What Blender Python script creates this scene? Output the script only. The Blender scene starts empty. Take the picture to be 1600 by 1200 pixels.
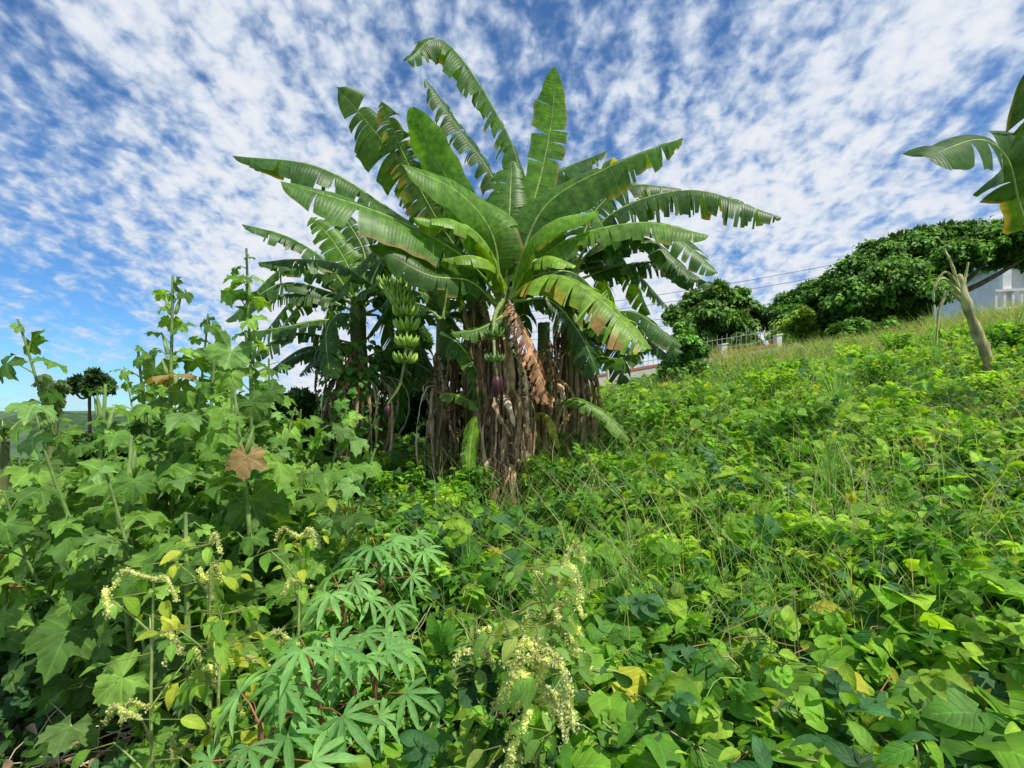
import bpy, math, random
import numpy as np
from mathutils import Vector
random.seed(7); rng = np.random.default_rng(7)
scene = bpy.context.scene
COL = scene.collection
R = math.radians
CZ = 1.5; HY = 640.0; F = 800.0
def P(px, py, D): return np.array([(px-800)/F*D, D, CZ+(HY-py)/F*D])

# ------------------------------------------------------------------ terrain
def lump(x, y):
    return (np.sin(x*1.3+.5*y+1)+np.sin(y*1.7-.8*x+2)+.7*np.sin(2.9*x+1.1*y)+.7*np.sin(3.3*y-1.9*x+4)+.5*np.sin(5.1*x-3.7*y))/3.4
def ter(x, y):
    x = np.asarray(x, float); y = np.asarray(y, float)
    xs = np.clip(x, -14, 14.5); ys = np.clip(y, -4, 15.5)
    return .157*xs+.1*ys+.05*lump(x*.6, y*.6)
def canopy(x, y):
    amp=np.clip((y-.6)/2.0,.25,1)
    k = .28+amp*(.16*lump(x, y)+.08*lump(x*2.7+3, y*2.7)+.03*lump(x*6+1,y*6))
    left = np.clip((-x-1.0)/1.2, 0, 1)*np.clip((3.2-y)/1.5, 0, 1)
    hole = .8*np.exp(-((x+.05)**2+(y-4.65)**2)/.4)+.5*np.exp(-((x+.7)**2+(y-5.1)**2)/.4)
    return ter(x, y)+k*(1-.75*left)*(1-np.clip(hole,0,.9))
def TP(px, D, up=0.0):
    x = (px-800)/F*D
    return np.array([x, D, float(ter(x, D))+up])

# ------------------------------------------------------------------ mesh soup
class Soup:
    def __init__(s): s.V=[]; s.F=[]; s.C=[]; s.S=[]; s.n=0
    def add(s, V, Fc, C, S=None):
        V=np.asarray(V,float).reshape(-1,3); Fc=np.asarray(Fc,int)
        if Fc.shape[1]==4: Fc=np.concatenate([Fc[:,[0,1,2]],Fc[:,[0,2,3]]])
        C=np.asarray(C,float)
        if C.ndim==1: C=np.tile(C,(len(V),1))
        if S is None: S=np.full((len(V),2),.5)
        s.V.append(V); s.F.append(Fc+s.n); s.C.append(C); s.S.append(S); s.n+=len(V)
    def build(s, name, mat, parent=None, smooth=True, origin=None):
        V=np.concatenate(s.V); Fc=np.concatenate(s.F); C=np.concatenate(s.C); S=np.concatenate(s.S)
        o0 = np.zeros(3)
        if parent is not None: o0 = np.array(parent['_o'])
        elif origin is not None: o0=np.array(origin,float)
        V=V-o0
        me=bpy.data.meshes.new(name)
        me.vertices.add(len(V)); me.vertices.foreach_set('co',V.ravel())
        me.loops.add(len(Fc)*3); me.loops.foreach_set('vertex_index',Fc.ravel().astype(np.int32))
        me.polygons.add(len(Fc)); me.polygons.foreach_set('loop_start',np.arange(0,len(Fc)*3,3,dtype=np.int32))
        me.polygons.foreach_set('use_smooth',np.full(len(Fc),smooth))
        me.update(calc_edges=True)
        a=me.attributes.new('Col','FLOAT_COLOR','POINT'); a.data.foreach_set('color',np.c_[np.clip(C,0,1),np.ones(len(C))].astype(np.float32).ravel())
        a=me.attributes.new('st','FLOAT_VECTOR','POINT'); a.data.foreach_set('vector',np.c_[S,np.zeros(len(S))].astype(np.float32).ravel())
        me.materials.append(mat)
        o=bpy.data.objects.new(name,me); COL.objects.link(o)
        if parent is not None:
            o.parent=parent; o['_o']=list(o0)
        elif origin is not None:
            o.location=origin; o['_o']=list(o0)
        else: o['_o']=[0,0,0]
        return o
def thing(name,label,cat,loc,group=None):
    o=bpy.data.objects.new(name,None); COL.objects.link(o); o.empty_display_size=.1
    o.location=[float(v) for v in loc]; o['_o']=[float(v) for v in loc]; o['label']=label; o['category']=cat
    if group: o['group']=group
    return o
def tag(o,label=None,cat=None,group=None,kind=None):
    if label:o['label']=label
    if cat:o['category']=cat
    if group:o['group']=group
    if kind:o['kind']=kind
    return o
def nrm(v):
    v=np.asarray(v,float); return v/np.maximum(np.linalg.norm(v,axis=-1,keepdims=True),1e-9)
def spline(pts,n):
    p=np.array(pts,float); q=np.vstack([2*p[0]-p[1],p,2*p[-1]-p[-2]]); out=[]
    m=len(p)-1
    for k in range(m):
        t=np.linspace(0,1,24,endpoint=False)[:,None]
        a,b,c,d=q[k],q[k+1],q[k+2],q[k+3]
        out.append(.5*((2*b)+(-a+c)*t+(2*a-5*b+4*c-d)*t*t+(-a+3*b-3*c+d)*t**3))
    out=np.vstack(out+[p[-1:]]); L=np.r_[0,np.cumsum(np.linalg.norm(np.diff(out,axis=0),axis=1))]
    s=np.linspace(0,L[-1],n)
    return np.c_[[np.interp(s,L,out[:,i]) for i in range(3)]].T, L[-1]
def tube(s,pts,rad,col,nseg=8,jit=0,cap=True):
    p=np.array(pts,float); n=len(p); rad=np.broadcast_to(np.array(rad,float),(n,)) if np.ndim(rad)==0 else np.array(rad,float)
    if len(rad)!=n: rad=np.interp(np.linspace(0,1,n),np.linspace(0,1,len(rad)),rad)
    T=nrm(np.gradient(p,axis=0)); ref=np.array([0,0,1.]) if abs(T[:,2]).mean()<.8 else np.array([1.,0,0])
    A=nrm(np.cross(T,ref)); B=np.cross(T,A)
    an=np.linspace(0,2*math.pi,nseg,endpoint=False)
    V=p[:,None,:]+rad[:,None,None]*(np.cos(an)[None,:,None]*A[:,None,:]+np.sin(an)[None,:,None]*B[:,None,:])
    if jit: V=V+rng.normal(0,jit,V.shape)
    V=V.reshape(-1,3); Fc=[]
    for i in range(n-1):
        for k in range(nseg): Fc.append((i*nseg+k,i*nseg+(k+1)%nseg,(i+1)*nseg+(k+1)%nseg,(i+1)*nseg+k))
    C=np.asarray(col,float)
    if C.ndim==2: C=np.repeat(C,nseg,axis=0)
    S=np.c_[np.tile(an/6.28,n),np.repeat(np.linspace(0,1,n),nseg)]
    Fc=np.array(Fc); s.add(V,Fc,C,S)
    if cap:
        s.add(V[-nseg:],np.array([(0,k,k+1) for k in range(1,nseg-1)]),C if C.ndim==1 else C[-nseg:])
def box(s,x0,x1,y0,y1,z0,z1,col,M=None):
    V=np.array([(x,y,z) for z in(z0,z1) for y in(y0,y1) for x in(x0,x1)],float)
    if M is not None: V=M(V)
    Fc=[(0,2,3,1),(4,5,7,6),(0,1,5,4),(2,6,7,3),(0,4,6,2),(1,3,7,5)]
    for f in Fc: s.add(V[list(f)],[(0,1,2,3)],col)

# ------------------------------------------------------------------ materials
def newmat(name):
    m=bpy.data.materials.new(name); m.use_nodes=True; nt=m.node_tree; nt.nodes.clear()
    return m,nt,nt.nodes,nt.links
def mth(nt,op,a,b=None,clamp=False):
    n=nt.nodes.new('ShaderNodeMath'); n.operation=op; n.use_clamp=clamp
    for i,v in enumerate((a,b)):
        if v is None: continue
        if isinstance(v,(int,float)): n.inputs[i].default_value=v
        else: nt.links.new(v,n.inputs[i])
    return n.outputs[0]
def mrange(nt,v,a,b,c,d,smooth=False):
    n=nt.nodes.new('ShaderNodeMapRange'); nt.links.new(v,n.inputs[0])
    if smooth: n.interpolation_type='SMOOTHSTEP'
    for i,k in enumerate((a,b,c,d)): n.inputs[i+1].default_value=k
    return n.outputs[0]
def vscale(nt,c,f):
    n=nt.nodes.new('ShaderNodeVectorMath'); n.operation='MULTIPLY'; nt.links.new(c,n.inputs[0])
    if isinstance(f,(tuple,list)): n.inputs[1].default_value=f
    else: nt.links.new(f,n.inputs[1])
    return n.outputs[0]
def leafmat(name,rough=.45,tr=.35,mode='broad',spec=.4,tcol=(1.6,1.6,.4)):
    m,nt,N,L=newmat(name)
    col=N.new('ShaderNodeAttribute'); col.attribute_name='Col'
    st=N.new('ShaderNodeAttribute'); st.attribute_name='st'
    sx=N.new('ShaderNodeSeparateXYZ'); L.new(st.outputs['Vector'],sx.inputs[0])
    x,y=sx.outputs[0],sx.outputs[1]
    geo=N.new('ShaderNodeNewGeometry')
    noi=N.new('ShaderNodeTexNoise'); noi.inputs['Scale'].default_value=18; noi.inputs['Detail'].default_value=5; L.new(geo.outputs['Position'],noi.inputs['Vector'])
    var=mrange(nt,noi.outputs['Fac'],.3,.7,.68,1.32)
    if mode=='broad':
        mid=mrange(nt,x,.0,.08,.7,0)
        a=mth(nt,'SUBTRACT',mth(nt,'MULTIPLY',y,4.5),mth(nt,'MULTIPLY',x,1.7))
        pp=mth(nt,'PINGPONG',a,.5); side=mrange(nt,pp,0,.06,.28,0)
        vein=mth(nt,'MAXIMUM',mid,side); bh=mth(nt,'ADD',mrange(nt,pp,0,.2,0,.5),noi.outputs['Fac']); bs=.3
    elif mode=='banana':
        a=mth(nt,'MULTIPLY',y,30.0); pp=mth(nt,'PINGPONG',a,.5)
        n2=N.new('ShaderNodeTexNoise'); n2.noise_dimensions='1D'; n2.inputs['Scale'].default_value=12; n2.inputs['Detail'].default_value=5; L.new(y,n2.inputs['W'])
        vein=mrange(nt,n2.outputs['Fac'],.3,.7,-.2,.25); bh=pp; bs=.18
    else:
        vein=mrange(nt,x,2,3,0,1); bh=noi.outputs['Fac']; bs=.2
    fac=mth(nt,'MULTIPLY',mth(nt,'ADD',mth(nt,'MULTIPLY',vein,.7),1.0),var)
    cmb=N.new('ShaderNodeCombineXYZ')
    for i in range(3): L.new(fac,cmb.inputs[i])
    base=vscale(nt,col.outputs['Color'],cmb.outputs[0])
    bp=N.new('ShaderNodeBump'); bp.inputs['Strength'].default_value=bs; bp.inputs['Distance'].default_value=.01; L.new(bh,bp.inputs['Height'])
    pr=N.new('ShaderNodeBsdfPrincipled'); pr.inputs['Roughness'].default_value=rough; pr.inputs['Specular IOR Level'].default_value=spec
    L.new(base,pr.inputs['Base Color']); L.new(bp.outputs[0],pr.inputs['Normal'])
    out=N.new('ShaderNodeOutputMaterial')
    if tr>0:
        tl=N.new('ShaderNodeBsdfTranslucent'); L.new(vscale(nt,base,tcol),tl.inputs['Color'])
        mx=N.new('ShaderNodeMixShader'); mx.inputs[0].default_value=tr; L.new(pr.outputs[0],mx.inputs[1]); L.new(tl.outputs[0],mx.inputs[2]); L.new(mx.outputs[0],out.inputs[0])
    else: L.new(pr.outputs[0],out.inputs[0])
    return m
def roughmat(name,scale=8,amt=.35,rough=.85,stretch=(1,1,1),bump=.4,spec=.2):
    m,nt,N,L=newmat(name)
    col=N.new('ShaderNodeAttribute'); col.attribute_name='Col'
    tc=N.new('ShaderNodeNewGeometry'); mp=N.new('ShaderNodeMapping'); mp.inputs['Scale'].default_value=stretch; L.new(tc.outputs['Position'],mp.inputs[0])
    noi=N.new('ShaderNodeTexNoise'); noi.inputs['Scale'].default_value=scale; noi.inputs['Detail'].default_value=6; noi.inputs['Roughness'].default_value=.65; L.new(mp.outputs[0],noi.inputs['Vector'])
    var=mrange(nt,noi.outputs['Fac'],.3,.7,1-amt,1+amt); cmb=N.new('ShaderNodeCombineXYZ')
    for i in range(3): L.new(var,cmb.inputs[i])
    pr=N.new('ShaderNodeBsdfPrincipled'); pr.inputs['Roughness'].default_value=rough; pr.inputs['Specular IOR Level'].default_value=spec
    L.new(vscale(nt,col.outputs['Color'],cmb.outputs[0]),pr.inputs['Base Color'])
    bp=N.new('ShaderNodeBump'); bp.inputs['Strength'].default_value=bump; bp.inputs['Distance'].default_value=.03; L.new(noi.outputs['Fac'],bp.inputs['Height']); L.new(bp.outputs[0],pr.inputs['Normal'])
    out=N.new('ShaderNodeOutputMaterial'); L.new(pr.outputs[0],out.inputs[0]); return m
M_leaf=leafmat('leaf_green',.55,.42,'broad',.3)
M_okra=leafmat('okra_leaf',.6,.38,'broad',.2)
M_ban=leafmat('banana_blade',.42,.4,'banana',.35,(1.9,1.8,.25))
M_dead=leafmat('dry_leaf',.85,.25,'banana',.15,(1.3,1.1,.7))
M_rib=leafmat('rib_stem',.5,0,'plain',.3)
M_tree=leafmat('tree_leaf',.5,.35,'plain',.35)
M_bark=roughmat('bark',9,.5,.9,(1,1,.35),.8)
M_sheath=roughmat('banana_sheath',12,.5,.7,(1,1,.12),.5)
M_wall=roughmat('painted_wall',3,.15,.8,(1,1,1),.05)
M_metal=roughmat('old_metal',10,.3,.6,(1,1,1),.05)
M_petal=roughmat('blossom_skin',20,.25,.45,(1,1,.3),.2,.5)

# ------------------------------------------------------------------ leaf templates
def tpl_leaf(prof,ys,fold=.12,curl=.25,wavy=0.0,back=.18):
    V=[];S=[];n=len(ys)
    for i,(y,w) in enumerate(zip(ys,prof)):
        z=-curl*max(y,0)**2; e=y-(back if i==0 else .0)
        V+=[(-w,e,z+fold*w*2+wavy*(1 if i%2 else -1)),(0,y,z),(w,e,z+fold*w*2-wavy*(1 if i%2 else -1))]
        S+=[(1,y),(0,y),(1,y)]
    Fc=[]
    for i in range(n-1):
        a=3*i; Fc+=[(a,a+1,a+4,a+3),(a+1,a+2,a+5,a+4)]
    return np.array(V,float),np.array([t for f in Fc for t in((f[0],f[1],f[2]),(f[0],f[2],f[3]))]),np.array(S,float)
T_heart=tpl_leaf([.2,.42,.5,.49,.38,.22,.08,.0],[0,.07,.2,.38,.58,.77,.91,1.0],.13,.35,.012)
T_oval=tpl_leaf([.02,.15,.24,.26,.21,.11,.0],[0,.12,.28,.48,.68,.86,1],.2,.35,.008,0)
T_lance=tpl_leaf([.015,.06,.10,.105,.07,.0],[0,.18,.4,.6,.8,1],.35,.35,0,0)
T_simple=tpl_leaf([.10,.30,.24,.0],[0,.3,.65,1],.22,.3,0,.05)
T_tiny=tpl_leaf([.12,.36,.0],[0,.4,1],.22,.3,0,.05)
T_round=tpl_leaf([.25,.48,.40,.0],[0,.25,.65,1],.15,.3,.01,.12)
def rotz(V,a,tilt=0):
    c,s=math.cos(a),math.sin(a); x=V[:,0]*c-V[:,1]*s; y=V[:,0]*s+V[:,1]*c
    return np.c_[x,y,V[:,2]+tilt*np.hypot(x,y)]
def combine(parts):
    V=[];Fc=[];S=[];n=0
    for v,f,s in parts: V.append(v);Fc.append(f+n);S.append(s);n+=len(v)
    return np.concatenate(V),np.concatenate(Fc),np.concatenate(S)
T_cass=combine([(rotz(T_lance[0]*np.array([.95,1,1])*(1-.09*abs(k)),k*.66,-.05),T_lance[1],T_lance[2]) for k in range(-3,4)])
T_tri=combine([(rotz(T_oval[0]*.75,k*1.35)+np.array([0,.12,0]),T_oval[1],T_oval[2]) for k in(-1,0,1)])
T_sprig=combine([(rotz(T_oval[0]*np.array([.8,.5,1]),a)+np.array([0,y,0]),T_oval[1],T_oval[2]) for y,a in((.1,.9),(.15,-.9),(.35,.8),(.4,-.8),(.55,0.1))])
def tpl_palm(seed,nl=5,deep=.3):
    rr_=random.Random(seed); V=[(0,0,0)];S=[(0,0)];rings=[.4,.75,1.0]; q=8; na=nl*q; span=5.5; ls=[rr_.uniform(.85,1.1) for _ in range(nl+1)]
    for ri,rr in enumerate(rings):
        for k in range(na+1):
            th=-span/2+span*k/na; ph=(k%q)/q; d=min(ph,1-ph)*2; L_=ls[min(nl,k//q)]
            lobe=(1-deep*(1-d)**1.2*(.15,.6,1)[ri])*(1+(L_-1)*d)
            if ri==2: lobe*=(.92 if k%2 else 1.03)
            side=1-.2*abs(th)/(span/2)
            r=rr*lobe*side*.62
            V.append((math.sin(th)*r,math.cos(th)*r,(-.5*r*r)-.16*rr*(d-.5)*rr+.03*math.sin(k*1.9+seed)*rr))
            S.append(((1-d)*rr,r))
    m=na+1;Fc=[]
    for k in range(na):
        Fc.append((0,1+k+1,1+k))
        for ri in(0,1):
            a=1+ri*m+k;b=a+m; Fc+= [(a,a+1,b+1),(a,b+1,b)]
    V=np.array(V,float); return V,np.array(Fc),np.array(S,float)
T_palms=[tpl_palm(k) for k in range(4)]
def put(s,T,pos,d,n,size,col,jit=.0):
    V,Fc,S=T; pos=np.atleast_2d(pos).astype(float);N=len(pos)
    d=nrm(np.broadcast_to(np.atleast_2d(d),(N,3))); n=np.broadcast_to(np.atleast_2d(n),(N,3))
    z=nrm(n-(n*d).sum(1,keepdims=True)*d); x=np.cross(d,z)
    size=np.broadcast_to(np.asarray(size,float),(N,)); col=np.broadcast_to(np.atleast_2d(col),(N,3))
    W=(V[None,:,0,None]*x[:,None]+V[None,:,1,None]*d[:,None]+V[None,:,2,None]*z[:,None])*size[:,None,None]+pos[:,None]
    FF=(Fc[None]+(np.arange(N)*len(V))[:,None,None]).reshape(-1,3)
    s.add(W.reshape(-1,3),FF,np.repeat(col,len(V),0),np.tile(S,(N,1)))
def dirs(az,el): return np.c_[np.cos(az)*np.cos(el),np.sin(az)*np.cos(el),np.sin(el)]

# ------------------------------------------------------------------ ground
def grid_axis(a,b,near,far,step):
    v=list(np.arange(a,b+1e-6,step)); x=b;st=step
    while x<far: st*=1.25;x+=st;v.append(x)
    x=a;st=step
    while x>near: st*=1.25;x-=st;v.insert(0,x)
    return np.array(v)
gx=grid_axis(-18,18,-1500,1500,.3); gy=grid_axis(-2,19,-60,1800,.3)
X,Y=np.meshgrid(gx,gy); Z=ter(X,Y)+.02*lump(X*4,Y*4)
far=np.clip((np.hypot(X,Y)-30)/40,0,1); Z=Z+far*(-2.5)
V=np.c_[X.ravel(),Y.ravel(),Z.ravel()]; nx,ny=len(gx),len(gy)
i,j=np.meshgrid(np.arange(nx-1),np.arange(ny-1)); a=(j*nx+i).ravel()
s=Soup(); s.add(V,np.c_[a,a+1,a+nx+1,a+nx],(.1,.07,.045))
def groundmat():
    m,nt,N,L=newmat('soil'); g=N.new('ShaderNodeNewGeometry')
    n1=N.new('ShaderNodeTexNoise'); n1.inputs['Scale'].default_value=3; n1.inputs['Detail'].default_value=8; L.new(g.outputs['Position'],n1.inputs['Vector'])
    r=N.new('ShaderNodeValToRGB'); e=r.color_ramp.elements; e[0].position=.35; e[0].color=(.05,.035,.022,1); e[1].position=.7; e[1].color=(.2,.14,.09,1); L.new(n1.outputs['Fac'],r.inputs[0])
    n2=N.new('ShaderNodeTexNoise'); n2.inputs['Scale'].default_value=.05; n2.inputs['Detail'].default_value=10; L.new(g.outputs['Position'],n2.inputs['Vector'])
    r2=N.new('ShaderNodeValToRGB'); e=r2.color_ramp.elements; e[0].color=(.03,.07,.02,1); e[0].position=.35; e[1].color=(.1,.17,.05,1); e[1].position=.65; L.new(n2.outputs['Fac'],r2.inputs[0])
    ln=N.new('ShaderNodeVectorMath'); ln.operation='LENGTH'; L.new(g.outputs['Position'],ln.inputs[0])
    mx=N.new('ShaderNodeMix'); mx.data_type='RGBA'; L.new(mrange(nt,ln.outputs['Value'],4,7,0,1),mx.inputs[0]); L.new(r.outputs[0],mx.inputs[6]); L.new(r2.outputs[0],mx.inputs[7])
    p=N.new('ShaderNodeBsdfPrincipled'); p.inputs['Roughness'].default_value=.95; L.new(mx.outputs[2],p.inputs['Base Color'])
    b=N.new('ShaderNodeBump'); b.inputs['Distance'].default_value=.05; b.inputs['Strength'].default_value=.8; L.new(n1.outputs['Fac'],b.inputs['Height']); L.new(b.outputs[0],p.inputs['Normal'])
    o=N.new('ShaderNodeOutputMaterial'); L.new(p.outputs[0],o.inputs[0]); return m
tag(s.build('ground',groundmat()),kind='structure')
s=Soup(); n=90; hv=[];
for k in range(n+1):
    t=k/n; x=-130+125*t; z=4+6.0*math.exp(-((t-.68)/.13)**2)+.7*math.sin(t*17)+.4*math.sin(t*41)+.3*math.sin(t*97)
    for r_,(dy,kz) in enumerate(((0,-.1),(8,.55),(20,1),(45,.2))): hv.append((x,115+dy+3*math.sin(k*.7+r_),-4+z*kz))
fc=[(k*4+q,(k+1)*4+q,(k+1)*4+q+1,k*4+q+1) for k in range(n) for q in range(3)]
s.add(hv,fc,(.045,.09,.035)); tag(s.build('hills',roughmat('hill_cover',.6,.6,.95,(1,1,1),1)),kind='structure')

# ------------------------------------------------------------------ ground cover (stuff)
G=dict(dark=(.045,.13,.024),mid=(.10,.26,.03),bright=(.20,.42,.035),lime=(.33,.53,.05),yel=(.5,.5,.05),blue=(.075,.21,.065))
pal=np.array([G['dark'],G['mid'],G['bright'],G['lime'],G['yel'],G['blue']])
def pickcol(x,y,N,bias=0):
    br=lump(x*.8+5,y*.8)*.4+.75*np.clip((x/np.maximum(y,1)+.08),-.6,.7)+bias
    u=rng.normal(0,.5,N)+br
    idx=np.where(u<-.45,0,np.where(u<.1,1,np.where(u<.68,2,3))); idx=np.where(rng.random(N)<.012,4,idx); idx=np.where(rng.random(N)<.12,5,idx)
    return pal[idx]*rng.uniform(.7,1.25,(N,1))
def cover(N,y0,y1,p,size,T,xr=1.25,filt=None,depthr=.22,elm=.0,lift=.0,nj=.45,bias=0,smin=.45,smax=1.4):
    u=rng.random(N); y=(y0**p+u*(y1**p-y0**p))**(1/p); x=rng.uniform(-1,1,N)*(xr*y+.5)
    keep=np.ones(N,bool)
    bare=(x<-.8)&(y<2.6)&(rng.random(N)<.7*np.clip((2.8-y),0,1)); keep&=~bare
    keep&=rng.random(N)<.55+.9*(lump(x*3.3+7,y*3.3)+.5)
    if filt is not None: keep&=filt(x,y)
    x=x[keep];y=y[keep];n=len(x)
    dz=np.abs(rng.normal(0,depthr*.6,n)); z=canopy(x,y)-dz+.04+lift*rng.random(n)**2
    z=np.maximum(z,ter(x,y)+.03)
    az=rng.uniform(0,6.28,n); el=rng.normal(elm,.4,n)-.15
    d=dirs(az,el); nn=np.c_[rng.normal(0,nj,n),rng.normal(-.3,nj,n),np.ones(n)]
    sz=rng.uniform(smin,smax,n)*size*(1+.03*y)
    c=pickcol(x,y,n,bias)*(1-.6*np.clip(dz/.25,0,1))[:,None]  # leaves deeper under the canopy get darker colour, painting in shade between them
    s=Soup(); put(s,T,np.c_[x,y,z],d,nn,sz,c)
    return s
def fin(s,name,label,cat): return tag(s.build(name,M_leaf),label,cat,kind='stuff')
right=lambda x,y:(lump(x*.7,y*.7+9)+.9*x/np.maximum(y,.5)+.2)>rng.normal(0,.35,len(x))
s=cover(16000,1.0,5.5,1.2,.118,T_heart,filt=right,lift=.1,nj=.32,bias=.05); fin(s,'heart_leaf_vine_cover','broad heart shaped vine leaves carpeting the near slope','vines')
s=cover(33000,1.0,6,1.2,.06,T_oval,lift=.14,nj=.7); fin(s,'small_weed_cover','small pointed green weed leaves mixed through the near ground cover','weeds')
s=cover(10000,1.1,7,1.2,.08,T_tri,lift=.12,nj=.6); fin(s,'three_leaf_creeper_cover','three leaved creeper leaves scattered over the slope','creepers')
s=cover(9000,1.3,9,1.2,.10,T_sprig,lift=.22,elm=.7,nj=.8,bias=.2); fin(s,'upright_weed_cover','upright little weed sprigs standing out of the slope vines','weeds')
s=cover(110000,4.5,18,1.5,.078,T_simple,depthr=.25,lift=.12,nj=.8,bias=.1,smax=1.3); fin(s,'slope_ground_cover','dense low green leaves covering the slope up to the ridge','ground cover')
s=cover(22000,4.5,15,1.4,.12,T_round,depthr=.12,lift=.1,nj=.4,bias=.15,filt=lambda x,y:(lump(x*.5+2,y*.6)>-.2)&(x>-1)); fin(s,'round_leaf_vine_cover','patches of rounder vine leaves over the upper right slope','vines')
def blades(N,xf,yf,h,colf,w=.012,bend=.25):
    x=xf(N);y=yf(N); b=np.c_[x,y,ter(x,y)+.15]; az=rng.uniform(0,6.28,N); ln=rng.uniform(.1,.6,N)
    hh=h*rng.uniform(.4,1.3,N)*np.clip(.5+.08*np.abs(x-10),.5,1); t=nrm(dirs(az,np.zeros(N))*ln[:,None]+np.array([0,0,1.]))
    sd=nrm(np.cross(t,rng.normal(0,1,(N,3))))
    m=b+t*hh[:,None]*.55; e=b+t*hh[:,None]+dirs(az,np.zeros(N))*hh[:,None]*bend
    ww=(w*(1+.08*y))[:,None]
    V=np.stack([b-sd*ww,b+sd*ww,m-sd*ww*.8,m+sd*ww*.8,e],1).reshape(-1,3)
    Fc=(np.array([(0,1,3),(0,3,2),(2,3,4)])[None]+(np.arange(N)*5)[:,None,None]).reshape(-1,3)
    s=Soup(); s.add(V,Fc,np.repeat(colf(N),5,0)); return s
def ridgey(N): return 15.8-np.abs(rng.normal(0,2.0,N))
def gcol(N):
    a=np.array([(.5,.44,.25),(.16,.3,.06),(.26,.4,.1),(.45,.45,.2)])[rng.integers(0,4,N)]; return a*rng.uniform(.7,1.3,(N,1))
s=blades(15000,lambda N:rng.uniform(5.5,20,N),ridgey,.88,gcol,.0035); tag(s.build('ridge_grass',M_leaf),'tall green and straw coloured grass along the ridge','grass',kind='stuff')
NN=8000; yy_=rng.uniform(1.8,13,NN); xx_=yy_*rng.uniform(-.15,1.1,NN)
s=blades(NN,lambda N:xx_,lambda N:yy_,.55,lambda N:np.array([(.16,.34,.05),(.45,.4,.24),(.2,.36,.08)])[rng.integers(0,3,N)]*rng.uniform(.7,1.4,(N,1)),.0022,.35); tag(s.build('slope_grass',M_leaf),'thin green and dry grass blades poking through the slope vines','grass',kind='stuff')
s=Soup()
for k in range(240):
    y=random.uniform(1.4,6)**1.0; x=y*random.uniform(-.7,1.1); a=random.uniform(0,6.28); pl=[]
    for q in range(14):
        pl.append((x,y,float(canopy(x,y))+.05+random.uniform(-.02,.05))); a+=random.uniform(-.5,.5); x+=math.cos(a)*.07; y+=math.sin(a)*.07
    tube(s,spline(pl,26)[0],.0022,np.array(random.choice([(.2,.32,.08),(.3,.16,.09),(.4,.36,.2)])),4)
tag(s.build('creeping_stems',M_rib),'thin trailing vine stems running over the near leaves','vines',kind='stuff')
s=Soup()
for cx,cy,D_,n,r in [(1400,830,3.2,18,.14),(1370,670,6,90,.5),(1530,700,5,90,.45),(1290,880,2.7,8,.12),(1050,800,3.3,14,.2),(1190,760,4,16,.25),(1560,620,8,60,.7),(740,640,6.2,30,.5),(1450,740,4.3,30,.3),(150,1120,1.9,60,.3),(60,1150,1.8,40,.3),(250,1080,2.1,30,.25)]:
    c=TP(cx,D_)
    for q in range(n):
        p=c+np.array([random.gauss(0,r),random.gauss(0,r),0]); p[2]=float(canopy(p[0],p[1]))+random.uniform(0,.1); d=np.array([random.gauss(0,1),random.gauss(0,1),random.gauss(.25,.35)]); d=d/np.linalg.norm(d)*random.uniform(.1,.3)
        tube(s,[p-d*.5,p+np.array([0,0,.02]),p+d*.5],[.003,.003,.0015],np.array((.55,.44,.27))*random.uniform(.7,1.2),4)
tag(s.build('dry_stalks',M_rib),'straw coloured dry stalks lying on the slope leaves','dry stalks',kind='stuff')
N=260; x=rng.normal(-1.0,.9,N); y=rng.normal(6.2,.5,N); s=Soup()
x=np.r_[x,rng.normal(-1.5,.35,160)]; y=np.r_[y,rng.normal(1.9,.25,160)]; N=len(x)
put(s,T_lance,np.c_[x,y,ter(x,y)+rng.uniform(.05,.3,N)],dirs(rng.uniform(0,6.28,N),rng.normal(0,.3,N)),np.c_[rng.normal(0,.5,(N,2)),np.ones(N)],rng.uniform(.2,.5,N)*np.where(y<3,.35,1),np.array([(.34,.24,.15)])*rng.uniform(.5,1.5,(N,1)))
tag(s.build('dry_leaf_litter',M_dead),'dry brown leaf litter at the foot of the clump and the okra','leaf litter',kind='stuff')

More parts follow.
